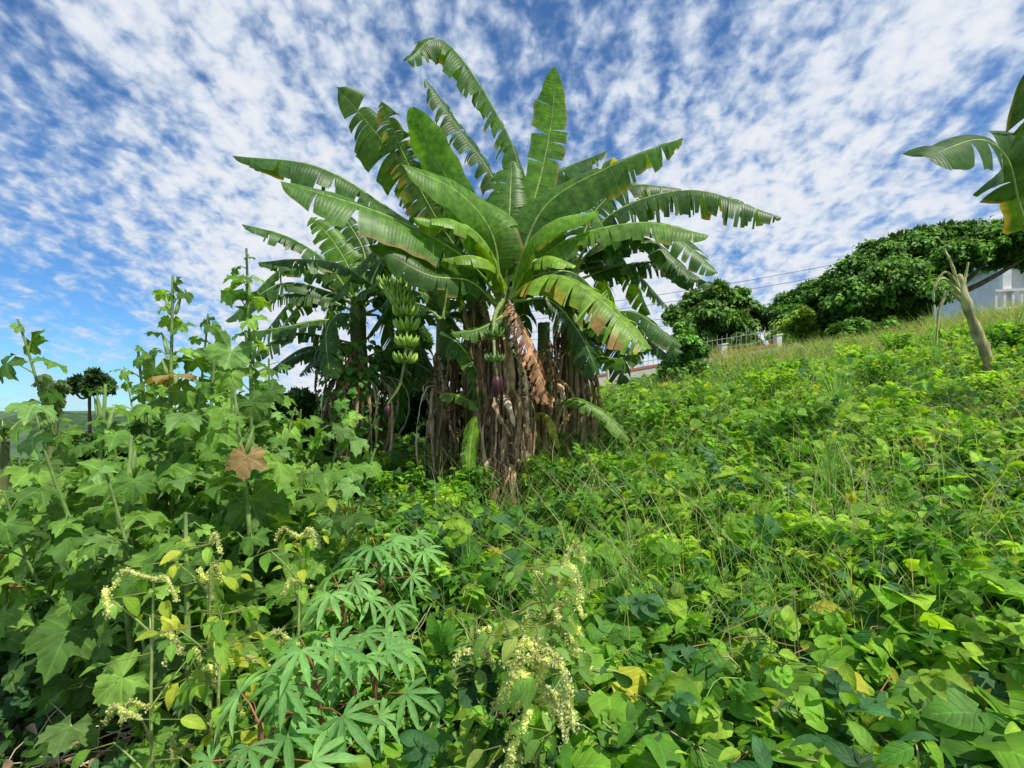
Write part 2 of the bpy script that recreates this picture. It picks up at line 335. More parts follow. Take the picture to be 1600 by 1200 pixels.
# ------------------------------------------------------------------ banana plants
BG=[(.06,.16,.03),(.075,.19,.035),(.09,.22,.035),(.05,.13,.03)]
def banana_leaf(parent,pts,W,up=(0,-.5,1),tear=.08,hang=.5,gap=.35,col=None,dead=False,edge=0,a0=.15,droop=.5,pet=.12,rib=.016,crump=0,name='leaf',tearfrom=0.0,label=None):
    if not dead: W=W*1.12
    sp,L=spline(pts,90); T=nrm(np.gradient(sp,axis=0)); U=nrm(np.array(up,float))
    Sd=nrm(np.cross(T,U)); 
    for k in range(1,90):
        if np.dot(Sd[k],Sd[k-1])<0: Sd[k]=-Sd[k]
    Nn=np.cross(Sd,T)
    def at(A,t):
        t=np.clip(t,0,1)*89; return np.stack([np.interp(t,np.arange(90),A[:,i]) for i in range(3)],-1)
    col=np.array(col if col is not None else random.choice(BG))*random.uniform(.85,1.15)
    if not dead: col=col*np.array([1.4,1.22,.85])
    s=Soup(); NU=7
    for side in(-1,1):
        t=pet
        while t<.995:
            inten=t>=tearfrom+pet
            step=(tear*random.choice([.3,.4,.6,1.0,1.9])) if (tear and inten) else .10
            t1=min(1,t+step); 
            if 1-t1<.02: t1=1
            ns=max(3,int((t1-t)*60)+2); ts=np.linspace(t,t1,ns)
            torn=bool(tear and inten)
            dd=random.uniform(-.2,.9)*hang if torn else 0; g=gap*random.uniform(.3,1.7) if torn else 0
            shorten=random.uniform(.66,1.06) if torn else 1; sw=random.uniform(-.4,.3) if torn else 0
            us=np.linspace(0,1,NU); rows=[]
            te0=np.clip(ts,0,1); b=(te0-pet)/(1-pet); w=W*np.minimum(1,np.maximum(b,0)/.13)**.55*np.minimum(1,np.maximum(1-b,0)/.22)**.6*shorten*(1+.04*np.sin(ts*L*22+side))+.002
            base=at(sp,te0); S_=nrm(at(Sd,te0))*side; N_=nrm(at(Nn,te0)); T_=nrm(at(T,te0)); pos=base.copy(); rows.append(pos.copy())
            for q in range(1,NU):
                u=us[q]; ph=a0-(droop+dd)*u
                dr=math.cos(ph)*(S_*.95+T_*(.28+sw*u))+math.sin(ph)*N_
                dr=nrm(dr+np.array([0,0,-1.])*(hang*(1+dd)*u*1.2))
                pos=pos+dr*(w/(NU-1))[:,None]
                mid=pos.mean(0); pp=mid+(pos-mid)*(1-g*u**1.3*.6) if torn else pos+N_*(.012*u*np.sin(ts*L*13+side*2))[:,None]
                if crump: pp=pp+rng.normal(0,crump*u,pp.shape)
                rows.append(pp)
            V=np.stack(rows,0)
            C=np.tile(col*random.uniform(.82,1.18),(NU,ns,1))
            if edge and random.random()<edge:
                ec=np.array(random.choice([(.5,.42,.06),(.4,.25,.09),(.45,.45,.07)])); k0=random.uniform(.3,.9)
                f=np.clip((us-k0)/.25,0,1)[:,None,None]; C=C*(1-f)+ec*f
            elif torn and not dead and random.random()<.3:
                f=np.clip((us-.88)/.1,0,1)[:,None,None]; C=C*(1-f)+np.array((.35,.25,.1))*f
            if dead: C=C*random.choice([.7,.9,1.1,1.35])
            S=np.stack([np.tile(us[:,None],(1,ns)),np.tile((ts*L)[None],(NU,1))],-1)
            idx=np.arange(NU*ns).reshape(NU,ns); q0=idx[:-1,:-1].ravel();Fc=np.c_[q0,q0+1,q0+ns+1,q0+ns]
            s.add(V.reshape(-1,3),Fc,C.reshape(-1,3),S.reshape(-1,2))
            t=t1
    o=s.build(name,M_dead if dead else M_ban,parent)
    if label:o['label']=label
    r=Soup(); rc=(.36,.26,.16) if dead else (.3,.42,.1)
    tube(r,sp[::3]-Nn[::3]*.004,np.linspace(rib,rib*.25,len(sp[::3]))*(1.0 if not dead else .6)*np.r_[1.8,1.5,1.3,1.1,np.ones(len(sp[::3])-4)],rc,6); r.build('midrib',M_rib,o)
    return o
def pts(*a): return [P(*q) for q in a]
def filler(t,c,n,Ln,a0,a1,W=.22,lo=.25,hi=.8):
    for k in range(n):
        a=a0+(a1-a0)*(k+random.random()*.6)/n; e=np.array([math.cos(a),math.sin(a),0]); l=Ln*random.uniform(.8,1.15); h=random.uniform(lo,hi)
        banana_leaf(t,[c,c+e*l*.22+np.array([0,0,l*.3*h]),c+e*l*.6+np.array([0,0,l*.42*h]),c+e*l+np.array([0,0,l*(.2*h-.25)])],W*random.uniform(.85,1.15),up=(e[0]*-.2,-.45,1),tear=random.uniform(.04,.1),hang=random.uniform(.6,1.0),gap=.4,col=random.choice([(.04,.115,.03),(.05,.14,.03),(.035,.10,.03)]))
def pseudostem(t,x,y,z0,z1,r0,r1,lean=(0,0)):
    s=Soup(); n=14; k=np.linspace(0,1,n); p=np.c_[x+lean[0]*k,y+lean[1]*k,z0+(z1-z0)*k]
    c=np.array([np.array((.18,.12,.075))*(1-q)+np.array((.16,.24,.07))*q for q in k])*rng.uniform(.6,1.1,(n,1))
    tube(s,p,np.linspace(r0,r1,n)*rng.uniform(.93,1.07,n),c,14,.006); s.build('pseudostem',M_sheath,t)
DC=[(.55,.41,.26),(.42,.30,.18),(.72,.58,.41),(.22,.145,.09),(.6,.43,.27),(.32,.21,.12),(.16,.105,.07)]
def dead_skirt(t,x,y,ztop,zbot,n,rad=.16,W=.11,azr=(0,6.28),zlow=.6,fold=True):
    for k in range(max(5,n//3) if fold else 0):
        az=random.uniform(*azr); zt=ztop-random.uniform(0,.5)*(ztop-zbot); ln=random.uniform(.35,1.0)*(zt-zbot)
        r=rad*random.uniform(.9,2.3); c,s_=math.cos(az),math.sin(az)
        p=[(x+c*.05,y+s_*.05,zt),(x+c*r*1.0,y+s_*r*1.0,zt+.04),(x+c*r*1.4+random.uniform(-.08,.08),y+s_*r*1.3,zt-ln*.4),(x+c*r*1.1+random.uniform(-.14,.14),y+s_*r*1.2,zt-ln)]
        banana_leaf(t,p,W*random.uniform(.4,.9),up=(c,s_,.3),tear=.08,hang=2.0,gap=1.2,dead=True,col=random.choice(DC),crump=.012,droop=1.2,pet=.05,rib=.01,name='dead_leaf')
    for k in range(n):
        az=random.uniform(*azr); zt=ztop-random.random()**1.3*zlow*(ztop-zbot); s=Soup(); base=np.array(random.choice(DC)); flare=random.choice([.9,1,1.2,1.5,2.0,2.4])
        for q in range(5):
            a2=az+random.uniform(-.4,.4); r=rad*random.uniform(.6,1.2); ln=min(random.uniform(.2,1.15)*(ztop-zbot)*.85,zt-zbot); ln=max(ln,.15)
            e=np.array([math.cos(a2),math.sin(a2),0]); o_=np.array([x,y,zt-random.uniform(0,.12)]); dx=np.array([random.uniform(-.12,.12),random.uniform(-.09,.09),0])
            w,_=spline([o_+e*r*.5,o_+e*r*1.02*flare+np.array([0,0,-ln*.08]),o_+e*r*1.1*flare+dx*.5+np.array([0,0,-ln*.5]),o_+e*r*random.uniform(.4,1.0)*flare+dx+np.array([0,0,-ln])],12)
            ph=random.uniform(0,6.28)+np.linspace(0,random.uniform(-3,3),12); tg=np.cross(e,[0,0,1]); sd=np.cos(ph)[:,None]*tg+np.sin(ph)[:,None]*e
            wd=random.uniform(.005,.026)*np.array([.5,.8,1,1.2,.9,1.1,1.2,.9,.9,.7,.5,.1])[:,None]*rng.uniform(.6,1.4,(12,1)); kk=e*.012
            V=np.concatenate([w-sd*wd,w+kk,w+sd*wd])+rng.normal(0,.005,(36,3)); C=base*random.uniform(.6,1.3)
            s.add(V,[(i,i+1,i+13,i+12) for i in range(11)]+[(i+12,i+13,i+25,i+24) for i in range(11)],C,np.c_[np.repeat([0,.5,1],12),np.tile(np.linspace(0,ln,12),3)])
        s.build('dead_leaf',M_dead,t)
def bunch(t,path,h0,h1,hands,per,flen,core=.03,col=(.22,.4,.07)):
    sp,L=spline(path,40); s=Soup(); tube(s,sp,[.028,.022,.015,.012],(.2,.28,.08),8); b=s.build('bunch_stalk',M_rib,t)
    for h in range(hands):
        f=h0+(h1-h0)*h/(max(1,hands-1)); c=sp[int(f*39)]; s=Soup(); sc=1-.3*h/hands
        off=random.uniform(0,1)
        for row in(0,1):
            for k in range(per):
                a=6.283*(k+off+.5*row)/per+random.uniform(-.1,.1); o=np.array([math.cos(a),math.sin(a),0])
                l=flen*sc*random.uniform(.85,1.1); q=[c+o*core+np.array([0,0,-row*.022]),c+o*(core+l*.4)+np.array([0,0,-.012-row*.022]),c+o*(core+l*.72)+np.array([0,0,l*.15-row*.02]),c+o*(core+l*.84)+np.array([0,0,l*.42-row*.02]),c+o*(core+l*.84)+np.array([0,0,l*.54-row*.02])]
                q2,_=spline(q,8); tube(s,q2,np.array([.006,.012,.0155,.017,.016,.013,.006,.003])*flen/.12,np.array(col)*random.uniform(.7,1.35),6)
        s.build('banana_hand',M_petal,b)
    return sp
def blossom(t,p,l,tilt=(0,0)):
    k=np.linspace(0,1,12); r=np.array([.02,.5,.8,.95,1,.98,.9,.78,.6,.4,.2,.02])*l*.19
    pp=np.c_[p[0]+tilt[0]*k,p[1]+tilt[1]*k,p[2]-l*k]; s=Soup(); tube(s,pp,r,(.07,.02,.03),14)
    o=s.build('banana_blossom',M_petal,t)
    s=Soup()
    for a in(0,2.1,4.2):
        V=[]
        for i_,(kk,rr) in enumerate(zip(k[1:9],r[1:9])):
            for w in(-.5,0,.5): V.append((p[0]+tilt[0]*kk+math.cos(a+w)*(rr*1.06+.004),p[1]+math.sin(a+w)*(rr*1.06+.004)+tilt[1]*kk,p[2]-l*kk*.95))
        s.add(V,[(i_*3+w,i_*3+w+1,i_*3+w+4,i_*3+w+3) for i_ in range(7) for w in(0,1)],(.085,.024,.036))
    s.build('bract',M_petal,o)

D=5.2; bx,by=P(785,0,D)[0],D; g0=float(ter(bx,by))
A=thing('banana_plant','frontmost banana plant with the longest skirt of dry leaves and a purple blossom','banana plant',(bx,by,g0),'banana plants in the central clump')
pseudostem(A,bx,by,g0-.05,2.75,.12,.07)
LA=[
 (pts((783,455,5.2),(768,365,5.0),(715,300,4.7),(628,258,4.4)),.29,dict(up=(-.1,-.9,.6),tear=.35,gap=.1,hang=.35,col=(.085,.21,.035))),
 (pts((775,455,5.2),(715,395,4.9),(600,335,4.5),(437,283,4.2)),.29,dict(up=(0,-.75,.75),tear=.2,hang=.35,gap=.15,col=(.065,.17,.035),tearfrom=.2)),
 (pts((800,440,5.2),(850,325,5.1),(950,262,4.9),(1068,215,4.6)),.30,dict(up=(.1,-.8,.6),tear=.07,hang=.75,gap=.4,col=(.075,.19,.04),tearfrom=.45,edge=.1)),
 (pts((805,450,5.2),(880,378,4.9),(1000,348,4.7),(1108,368,4.5)),.23,dict(up=(0,-.6,.8),tear=.05,hang=.5,gap=.25,col=(.09,.21,.045))),
 (pts((800,465,5.2),(860,430,4.7),(940,470,4.4),(1012,545,4.2)),.32,dict(up=(.4,-.8,.6),tear=.045,hang=.5,gap=.35,col=(.15,.31,.045),edge=.55)),
 (pts((790,440,5.3),(835,310,5.3),(860,200,5.3),(868,104,5.2)),.2,dict(up=(.2,-1,.1),tear=.13,hang=.1,gap=.12,a0=-.1,col=(.09,.23,.035),droop=.25)),
 (pts((780,440,5.3),(725,330,5.2),(675,235,5.1),(640,168,5.0)),.17,dict(up=(-.5,-1,.2),tear=0,hang=.1,col=(.09,.23,.035))),
 (pts((775,470,5.2),(715,420,4.9),(650,385,4.7),(575,385,4.5)),.28,dict(up=(0,-.8,.6),tear=.3,hang=.4,gap=.1,col=(.05,.135,.03))),
 (pts((778,480,5.2),(735,440,4.8),(670,430,4.5),(600,392,4.4)),.17,dict(up=(0,-.9,.4),tear=.1,hang=.5,gap=.3,col=(.045,.12,.03))),
 (pts((790,470,5.2),(765,390,4.9),(715,345,4.7),(645,340,4.5)),.20,dict(up=(-.1,-.5,.9),tear=.2,hang=.9,gap=.15,col=(.12,.28,.04))),
 (pts((795,470,5.2),(820,390,5.0),(865,345,4.8),(935,330,4.7)),.19,dict(up=(.1,-.5,.9),tear=.2,hang=.9,gap=.15,col=(.13,.29,.04))),
 (pts((790,470,5.2),(775,420,4.9),(740,400,4.7),(690,405,4.6)),.13,dict(up=(-.1,-.4,.9),tear=.15,hang=.9,gap=.3,col=(.16,.31,.045))),
 (pts((795,470,5.2),(825,420,5.0),(855,400,4.8),(900,415,4.7)),.14,dict(up=(.1,-.4,.9),tear=.15,hang=.9,gap=.3,col=(.16,.31,.045))),
 (pts((790,460,5.3),(795,350,5.2),(798,290,5.3),(800,250,5.4)),.2,dict(up=(0,-1,.1),tear=.07,hang=.2,col=(.055,.15,.03))),
 (pts((800,480,5.1),(775,500,4.85),(745,515,4.75),(705,520,4.7)),.13,dict(up=(0,-.7,.7),tear=.1,hang=.7,col=(.07,.18,.035))),
 (pts((800,470,5.2),(860,470,5.3),(905,520,5.3),(935,585,5.3)),.24,dict(up=(.3,-.6,.6),tear=.07,hang=.8,gap=.5,col=(.035,.10,.03))),
 (pts((735,775,4.9),(733,730,4.85),(736,690,4.85),(742,650,4.85)),.07,dict(up=(.5,-1,.1),tear=0,hang=.1,col=(.12,.27,.04))),
]
for p,W,k in LA: banana_leaf(A,p,W,**k)
filler(A,P(790,455,5.3),7,1.5,-.2,3.4)
banana_leaf(A,pts((795,468,5.1),(806,490,4.7),(832,550,4.55),(856,632,4.5)),.2,up=(.6,-.9,.2),tear=.03,hang=1.5,gap=1.1,dead=True,col=(.5,.28,.15),crump=.012,droop=.8,name='dead_leaf',label='long shredded rust brown leaf hanging in front')
dead_skirt(A,bx,by,2.3,.6,26,.13,.1,(math.pi*.8,math.pi*2.2)); dead_skirt(A,bx+.02,by-.2,1.75,.42,22,.1,.07,(math.pi*1.0,math.pi*2.0),.5,False)
dead_skirt(A,bx+.05,by-.38,1.35,.36,12,.06,.05,(math.pi*1.0,math.pi*2.0),.5,False)
sp=bunch(A,pts((785,470,5.1),(772,500,4.75),(773,560,4.52),(776,585,4.52)),.6,.85,2,9,.08,col=(.12,.24,.05))
blossom(A,sp[-1],.23)
bx,by=P(745,0,6.0)[0],6.0; g0=float(ter(bx,by))
B=thing('banana_plant','tall banana plant behind the front one whose long torn leaves reach highest','banana plant',(bx,by,g0),'banana plants in the central clump')
pseudostem(B,bx,by,g0-.05,3.2,.17,.09)
LB=[
 (pts((785,420,5.9),(812,275,5.7),(760,150,5.4),(690,62,5.2),(635,95,5.0)),.30,dict(up=(.5,-.6,.7),tear=.035,hang=.9,gap=.5,col=(.05,.13,.035))),
 (pts((790,410,6.1),(775,290,6.1),(715,200,6.0),(663,122,5.9)),.24,dict(up=(.3,-.8,.5),tear=.03,hang=.9,gap=.6,col=(.045,.12,.04))),
 (pts((740,420,5.9),(660,300,5.7),(585,205,5.4),(526,135,5.2)),.30,dict(up=(-.2,-1,.4),tear=.06,hang=.7,gap=.35,col=(.05,.13,.03),edge=.12)),
 (pts((735,420,5.9),(675,330,5.6),(630,240,5.4),(596,158,5.2)),.24,dict(up=(.1,-1,.3),tear=.04,hang=.6,gap=.5,col=(.06,.14,.03),edge=.6)),
 (pts((745,430,5.9),(620,335,5.6),(500,262,5.2),(362,243,5.0)),.27,dict(up=(0,-.6,.8),tear=.05,hang=.8,gap=.3,col=(.04,.11,.03))),
 (pts((780,420,6),(800,330,6),(870,270,6),(950,235,6)),.25,dict(up=(0,-.6,.8),tear=.05,hang=.8,col=(.035,.1,.03))),
 (pts((750,430,6),(660,400,6.1),(600,360,6.1),(560,330,6.0)),.26,dict(up=(0,-.7,.6),tear=.06,hang=.6,col=(.04,.11,.03))),
]
for p,W,k in LB: banana_leaf(B,p,W,**k)
filler(B,P(745,430,6.0),10,1.7,-.1,3.3,.25,.5,1.3)
dead_skirt(B,bx,by,2.8,.8,10,.15,.12)
bx,by=P(690,0,5.7)[0],5.7; g0=float(ter(bx,by))
E=thing('banana_plant','short banana stem wrapped in pale peeling sheaths, left of the front plant','banana plant',(bx,by,g0),'banana plants in the central clump')
pseudostem(E,bx,by,g0-.05,2.5,.10,.06)
for p,W,k in [(pts((690,510,5.7),(700,430,5.7),(690,370,5.8),(670,330,5.9)),.24,dict(up=(0,-1,.2),tear=.09,hang=.3,col=(.045,.12,.03))),
 (pts((690,520,5.6),(720,540,5.3),(745,580,5.2),(760,630,5.2)),.2,dict(up=(.3,-.7,.6),tear=.09,hang=.7,col=(.07,.18,.03))),
 (pts((690,620,5.5),(700,615,5.3),(725,622,5.2),(750,640,5.1)),.1,dict(up=(0,-.7,.7),tear=.2,hang=.4,col=(.11,.24,.04)))]: banana_leaf(E,p,W,**k)
filler(E,P(690,500,5.7),4,1.2,1.0,3.0,.18)
dead_skirt(E,bx,by,2.2,.75,14,.08,.09)
bx,by=P(890,0,6.3)[0],6.3; g0=float(ter(bx,by))
Cc=thing('banana_plant','rear right banana plant with torn leaves drooping over the slope','banana plant',(bx,by,g0),'banana plants in the central clump')
pseudostem(Cc,bx,by,g0-.05,3.1,.13,.09)
LC=[
 (pts((895,420,6.3),(955,335,6.1),(1080,297,5.9),(1222,340,5.6)),.34,dict(up=(.1,-.7,.8),tear=.035,hang=1.1,gap=.55,col=(.05,.13,.04))),
 (pts((895,440,6.3),(970,415,6.3),(1045,412,6.3),(1112,445,6.2)),.26,dict(up=(0,-.6,.8),tear=.035,hang=.9,gap=.55,col=(.045,.12,.04))),
 (pts((890,420,6.3),(930,330,6.4),(985,290,6.4),(1065,295,6.4)),.26,dict(up=(0,-.7,.7),tear=.04,hang=.9,gap=.5,col=(.04,.11,.03))),
 (pts((890,460,6.3),(935,480,6.2),(960,530,6.2),(975,600,6.2)),.26,dict(up=(.4,-.7,.5),tear=.06,hang=.9,gap=.5,col=(.035,.095,.03))),
 (pts((880,460,6.3),(850,400,6.3),(860,340,6.3),(880,290,6.3)),.26,dict(up=(0,-1,.3),tear=.06,hang=.4,col=(.04,.11,.03))),
 (pts((890,470,6.2),(920,540,5.9),(960,560,5.7),(1015,545,5.6)),.18,dict(up=(0,-.5,.9),tear=.06,hang=.6,col=(.07,.18,.03))),
 (pts((870,640,5.8),(890,625,5.6),(940,645,5.5),(985,690,5.4)),.11,dict(up=(.3,-.8,.6),tear=.1,hang=.3,col=(.09,.21,.04))),
 (pts((830,660,5.6),(845,645,5.5),(862,660,5.4),(872,700,5.4)),.08,dict(up=(.3,-.8,.6),tear=.1,hang=.9,gap=.6,edge=1,col=(.3,.33,.05))),
]
for p,W,k in LC: banana_leaf(Cc,p,W,**k)
filler(Cc,P(890,430,6.3),10,1.7,-.7,2.6,.24); filler(Cc,P(890,520,6.3),6,1.3,-1.2,1.2,.2,-.2,.3)
dead_skirt(Cc,bx,by,2.7,.8,17,.15,.12)
bx2,by2=P(850,0,5.9)[0],5.9
F2=thing('banana_plant','leafless banana stem draped in dark dry leaves between the front and rear right plants','banana plant',(bx2,by2,float(ter(bx2,by2))),'banana plants in the central clump')
pseudostem(F2,bx2,by2,float(ter(bx2,by2))-.05,2.5,.10,.07); dead_skirt(F2,bx2,by2,2.3,.75,11,.1,.1)
bx,by=P(560,0,6.6)[0],6.6; g0=float(ter(bx,by))
Dp=thing('banana_plant','left banana plant of the clump carrying the large green fruit bunch','banana plant',(bx,by,g0),'banana plants in the central clump')
pseudostem(Dp,bx,by,g0-.05,2.95,.15,.09)
LD=[
 (pts((560,480,6.6),(510,410,6.4),(450,370,6.2),(378,350,6.0)),.22,dict(up=(0,-.5,.9),tear=.04,hang=.6,col=(.045,.125,.035))),
 (pts((600,460,6.2),(535,415,5.8),(470,405,5.5),(403,410,5.3)),.22,dict(up=(0,-.5,.9),tear=.06,hang=.8,gap=.3,col=(.05,.14,.035))),
 (pts((560,490,6.6),(500,462,6.4),(450,460,6.3),(390,470,6.2)),.2,dict(up=(0,-.6,.9),tear=.04,hang=.7,gap=.4,col=(.05,.13,.045))),
 (pts((555,500,6.5),(500,500,6.3),(450,510,6.2),(385,520,6.1)),.22,dict(up=(0,-.6,.9),tear=.05,hang=.7,gap=.4,col=(.05,.13,.045))),
 (pts((560,480,6.6),(545,420,6.6),(515,370,6.6),(485,340,6.6)),.22,dict(up=(0,-1,.3),tear=.08,hang=.3,col=(.08,.2,.035))),
 (pts((560,480,6.5),(560,460,6.1),(580,450,5.9),(600,440,5.8)),.12,dict(up=(0,-.6,.8),tear=.08,hang=.9,col=(.07,.18,.035))),
 (pts((560,500,6.5),(530,490,6.1),(510,520,6.0),(515,590,5.9)),.25,dict(up=(-.3,-.7,.5),tear=.07,hang=.8,col=(.05,.14,.03))),
 (pts((565,480,6.6),(600,400,6.6),(640,370,6.6),(680,380,6.6)),.25,dict(up=(0,-.6,.7),tear=.08,hang=.7,col=(.04,.11,.03))),
 (pts((565,470,6.6),(570,400,6.7),(545,350,6.8),(520,320,6.9)),.22,dict(up=(0,-1,.4),tear=.06,hang=.5,col=(.04,.11,.03))),
 (pts((570,490,6.7),(610,480,7.0),(650,520,7.1),(665,610,7.1)),.26,dict(up=(.3,-.7,.6),tear=.06,hang=.9,col=(.035,.1,.028))),
 (pts((570,490,6.8),(600,500,7.1),(620,560,7.2),(625,660,7.2)),.26,dict(up=(.3,-.7,.6),tear=.06,hang=.9,col=(.035,.1,.028))),
]
for p,W,k in LD: banana_leaf(Dp,p,W,**k)
filler(Dp,P(560,480,6.6),10,1.6,.3,3.8,.22); filler(Dp,P(560,540,6.6),5,1.2,2.2,3.8,.2,-.3,.3); filler(Dp,P(570,560,6.8),5,1.1,-.2,1.4,.2,-.3,.4)
dead_skirt(Dp,bx,by-.1,2.3,.6,22,.2,.14)
sp=bunch(Dp,pts((565,475,6.5),(600,440,5.5),(634,488,4.75),(628,590,4.68),(606,632,4.7)),.47,.85,9,12,.13,col=(.34,.52,.08))
blossom(Dp,sp[-1],.15)
s=Soup(); N=700; az=rng.uniform(0,6.28,N); zz=rng.uniform(.9,2.2,N); rr=.3+.2*rng.random(N)
pp=np.c_[bx+np.cos(az)*rr,by+np.sin(az)*rr,zz+g0-.2]; put(s,T_heart,pp,dirs(az+rng.normal(0,.5,N),rng.normal(-.7,.3,N)),dirs(az,np.full(N,.8)),rng.uniform(.06,.11,N),np.array([(.09,.22,.035)])*rng.uniform(.6,1.7,(N,1)))
tag(s.build('climbing_vine',M_leaf,origin=(bx,by,g0)),'small leaved vine climbing the left banana stem below its leaves','vine')
bx,by=P(1650,0,4.4)[0],4.4; g0=float(ter(bx,by))
Rb=thing('banana_plant','banana plant at the right edge, only its drooping leaves in view','banana plant',(bx,by,g0))
pseudostem(Rb,bx,by,g0-.05,2.9,.13,.07)
for p,W,k in [(pts((1640,440,4.3),(1596,330,4.1),(1575,250,4.0),(1530,218,3.8),(1446,246,3.6)),.30,dict(up=(-.5,-1.0,.35),tear=.16,hang=.5,gap=.4,col=(.036,.10,.02),pet=.36,droop=.3)),
 (pts((1660,420,4.4),(1646,280,4.2),(1628,190,4.0),(1604,104,3.8)),.30,dict(up=(-.5,-.9,.3),tear=.16,hang=.4,gap=.35,col=(.036,.10,.02),droop=.3)),
 (pts((1650,420,4.4),(1700,300,4.4),(1760,260,4.4),(1830,300,4.4)),.3,dict(up=(0,-.5,.9),tear=.1,hang=.5))]: banana_leaf(Rb,p,W,**k)
def small_banana(px,py,D,h,label,n=7,steep=.7,lat=1.0):
    c=P(px,py,D); g=float(ter(c[0],c[1])); t=thing('young_banana_plant',label,'banana plant',(c[0],c[1],g))
    pseudostem(t,c[0],c[1],g-.05,c[2],.1,.05)
    for k in range(n):
        a=6.283*k/n+.3; e=np.array([math.cos(a),math.sin(a),0])*lat; u=random.uniform(.8,1.15)*steep/.7
        banana_leaf(t,[c,c+e*h*.12+np.array([0,0,h*.5*u]),c+e*h*.28+np.array([0,0,h*.85*u]),c+e*h*.5+np.array([0,0,h*.75*u])],h*.13,up=(0,-.6,.8),tear=.06,hang=.8,rib=.012,col=random.choice([(.05,.12,.04),(.06,.14,.045)]))
small_banana(82,660,6.5,.75,'small pointed banana plant standing far left beyond the okra',9,.6,.55)
small_banana(5,690,6.0,.55,'low banana plant at the left edge beyond the okra',6,.35,1.3)

# ------------------------------------------------------------------ withered stem on the right
c0=P(1562,612,6.5); g=float(ter(c0[0],c0[1])); t=thing('withered_banana_stem','withered leaning banana stem with broken stalks, alone on the right slope','dead plant',(c0[0],c0[1],g))
s=Soup(); sp,_=spline([np.array([c0[0]+.12,c0[1],g-.1])]+pts((1555,590,6.5),(1528,520,6.5),(1505,460,6.5),(1497,430,6.5)),20)
cc=np.array([np.array((.3,.2,.12))*(1-q)+np.array((.45,.45,.22))*q for q in np.linspace(0,1,20)])*rng.uniform(.5,1.25,(20,1))
tube(s,sp,np.linspace(.08,.042,20)*rng.uniform(.88,1.12,20),cc,12,.008); s.build('trunk',M_sheath,t)
for q in [[(1500,460,6.5),(1488,415,6.45),(1474,388,6.4)],[(1503,455,6.5),(1509,430,6.5),(1513,410,6.5)],[(1501,460,6.5),(1474,434,6.4),(1460,452,6.4),(1460,500,6.4)],[(1504,470,6.5),(1482,456,6.5),(1468,485,6.5),(1463,540,6.5)],[(1498,450,6.5),(1478,425,6.3),(1458,446,6.3)]]:
    s=Soup(); w,_=spline(pts(*q),12); tube(s,w,np.linspace(.024,.008,12),np.array((.45,.46,.2))*random.uniform(.7,1.2),8,.003); s.build('broken_stalk',M_sheath,t)

# ------------------------------------------------------------------ okra plants
GA=2.39996
def okra(bpx,D,tpx,tpy,nl,size,label,pods=3,br=0):
    nl=int(nl*1.6); size=size*1.18; b=TP(bpx,D); top=P(tpx,tpy,D); t=thing('okra_plant',label,'okra plant',b,'okra plants on the left')
    mid=(b+top)/2+np.array([random.uniform(-.1,.1),random.uniform(-.1,.1),0]); sp,L=spline([b-np.array([0,0,.05]),mid,top],40)
    s=Soup(); tube(s,sp,np.linspace(.018,.007,40),(.18,.28,.08),8); 
    axes=[(sp,L,.08,nl)]
    for k in range(br+1):
        i0=random.randint(3,14); a=random.uniform(0,6.28); l=random.uniform(.5,.85)*(top[2]-sp[i0][2]); e=np.array([math.cos(a),math.sin(a)*.7,0])
        q,l2=spline([sp[i0],sp[i0]+e*l*.4+np.array([0,0,l*.4]),sp[i0]+e*l*.6+np.array([0,0,l])],30); tube(s,q,np.linspace(.012,.005,30),(.18,.28,.08),7); axes.append((q,l2,.15,int(nl*.55)))
    s.build('stem',M_rib,t)
    fs=Soup()
    for (q,l,t0,n) in axes:
        a=random.uniform(0,6.28)
        for k in range(n):
            u=t0+(1-t0)*((k+.5)/n)**.95; p=q[int(u*(len(q)-1))]; a+=GA+random.uniform(-.5,.5)
            sc=(1.0 if u<.72 else 1-.6*(u-.72)/.28)*random.uniform(.45,1.15); pl=(.10+.22*(1-u))*random.uniform(.5,1.4)*(size/.26)*(.6+.4*sc)
            e=random.uniform(.1,.9); d=np.array([math.cos(a)*math.cos(e),math.sin(a)*math.cos(e),math.sin(e)]); tip=p+d*pl+np.array([0,0,-.02])
            tube(fs,[p,p+d*pl*.5+np.array([0,0,.015]),tip],[.004,.003,.0025],(.22,.34,.09),5)
            e2=random.uniform(-1.2,.1); a2=a+random.uniform(-.6,.6); d2=np.array([math.cos(a2)*math.cos(e2),math.sin(a2)*math.cos(e2),math.sin(e2)])
            nn=np.array([random.gauss(0,.4),random.gauss(-.35,.4),1])
            c=np.array(random.choice([(.12,.24,.04),(.15,.29,.045),(.09,.195,.035),(.2,.36,.06),(.16,.29,.08),(.075,.155,.03)]))*random.uniform(.8,1.25)
            if u>.8: c=c*1.2
            if random.random()<.02: c=np.array((.35,.24,.1))
            put(fs,random.choice(T_palms),tip-d2*size*sc*.1,d2,nn,size*sc,c)
    fs.build('foliage',M_okra,t)
    for k in range(pods):
        u=random.uniform(.72,.98); p=sp[int(u*39)]; a=random.uniform(0,6.28); d=nrm(np.array([math.cos(a)*.3,math.sin(a)*.3,1])); l=random.uniform(.08,.15)
        s=Soup(); tube(s,[p+d*x*l+np.array([math.cos(a),math.sin(a),0])*.018 for x in(0,.1,.3,.6,.85,1)],np.array([.004,.011,.012,.009,.005,.001]),(.28,.42,.13),5); s.build('okra_pod',M_rib,t)
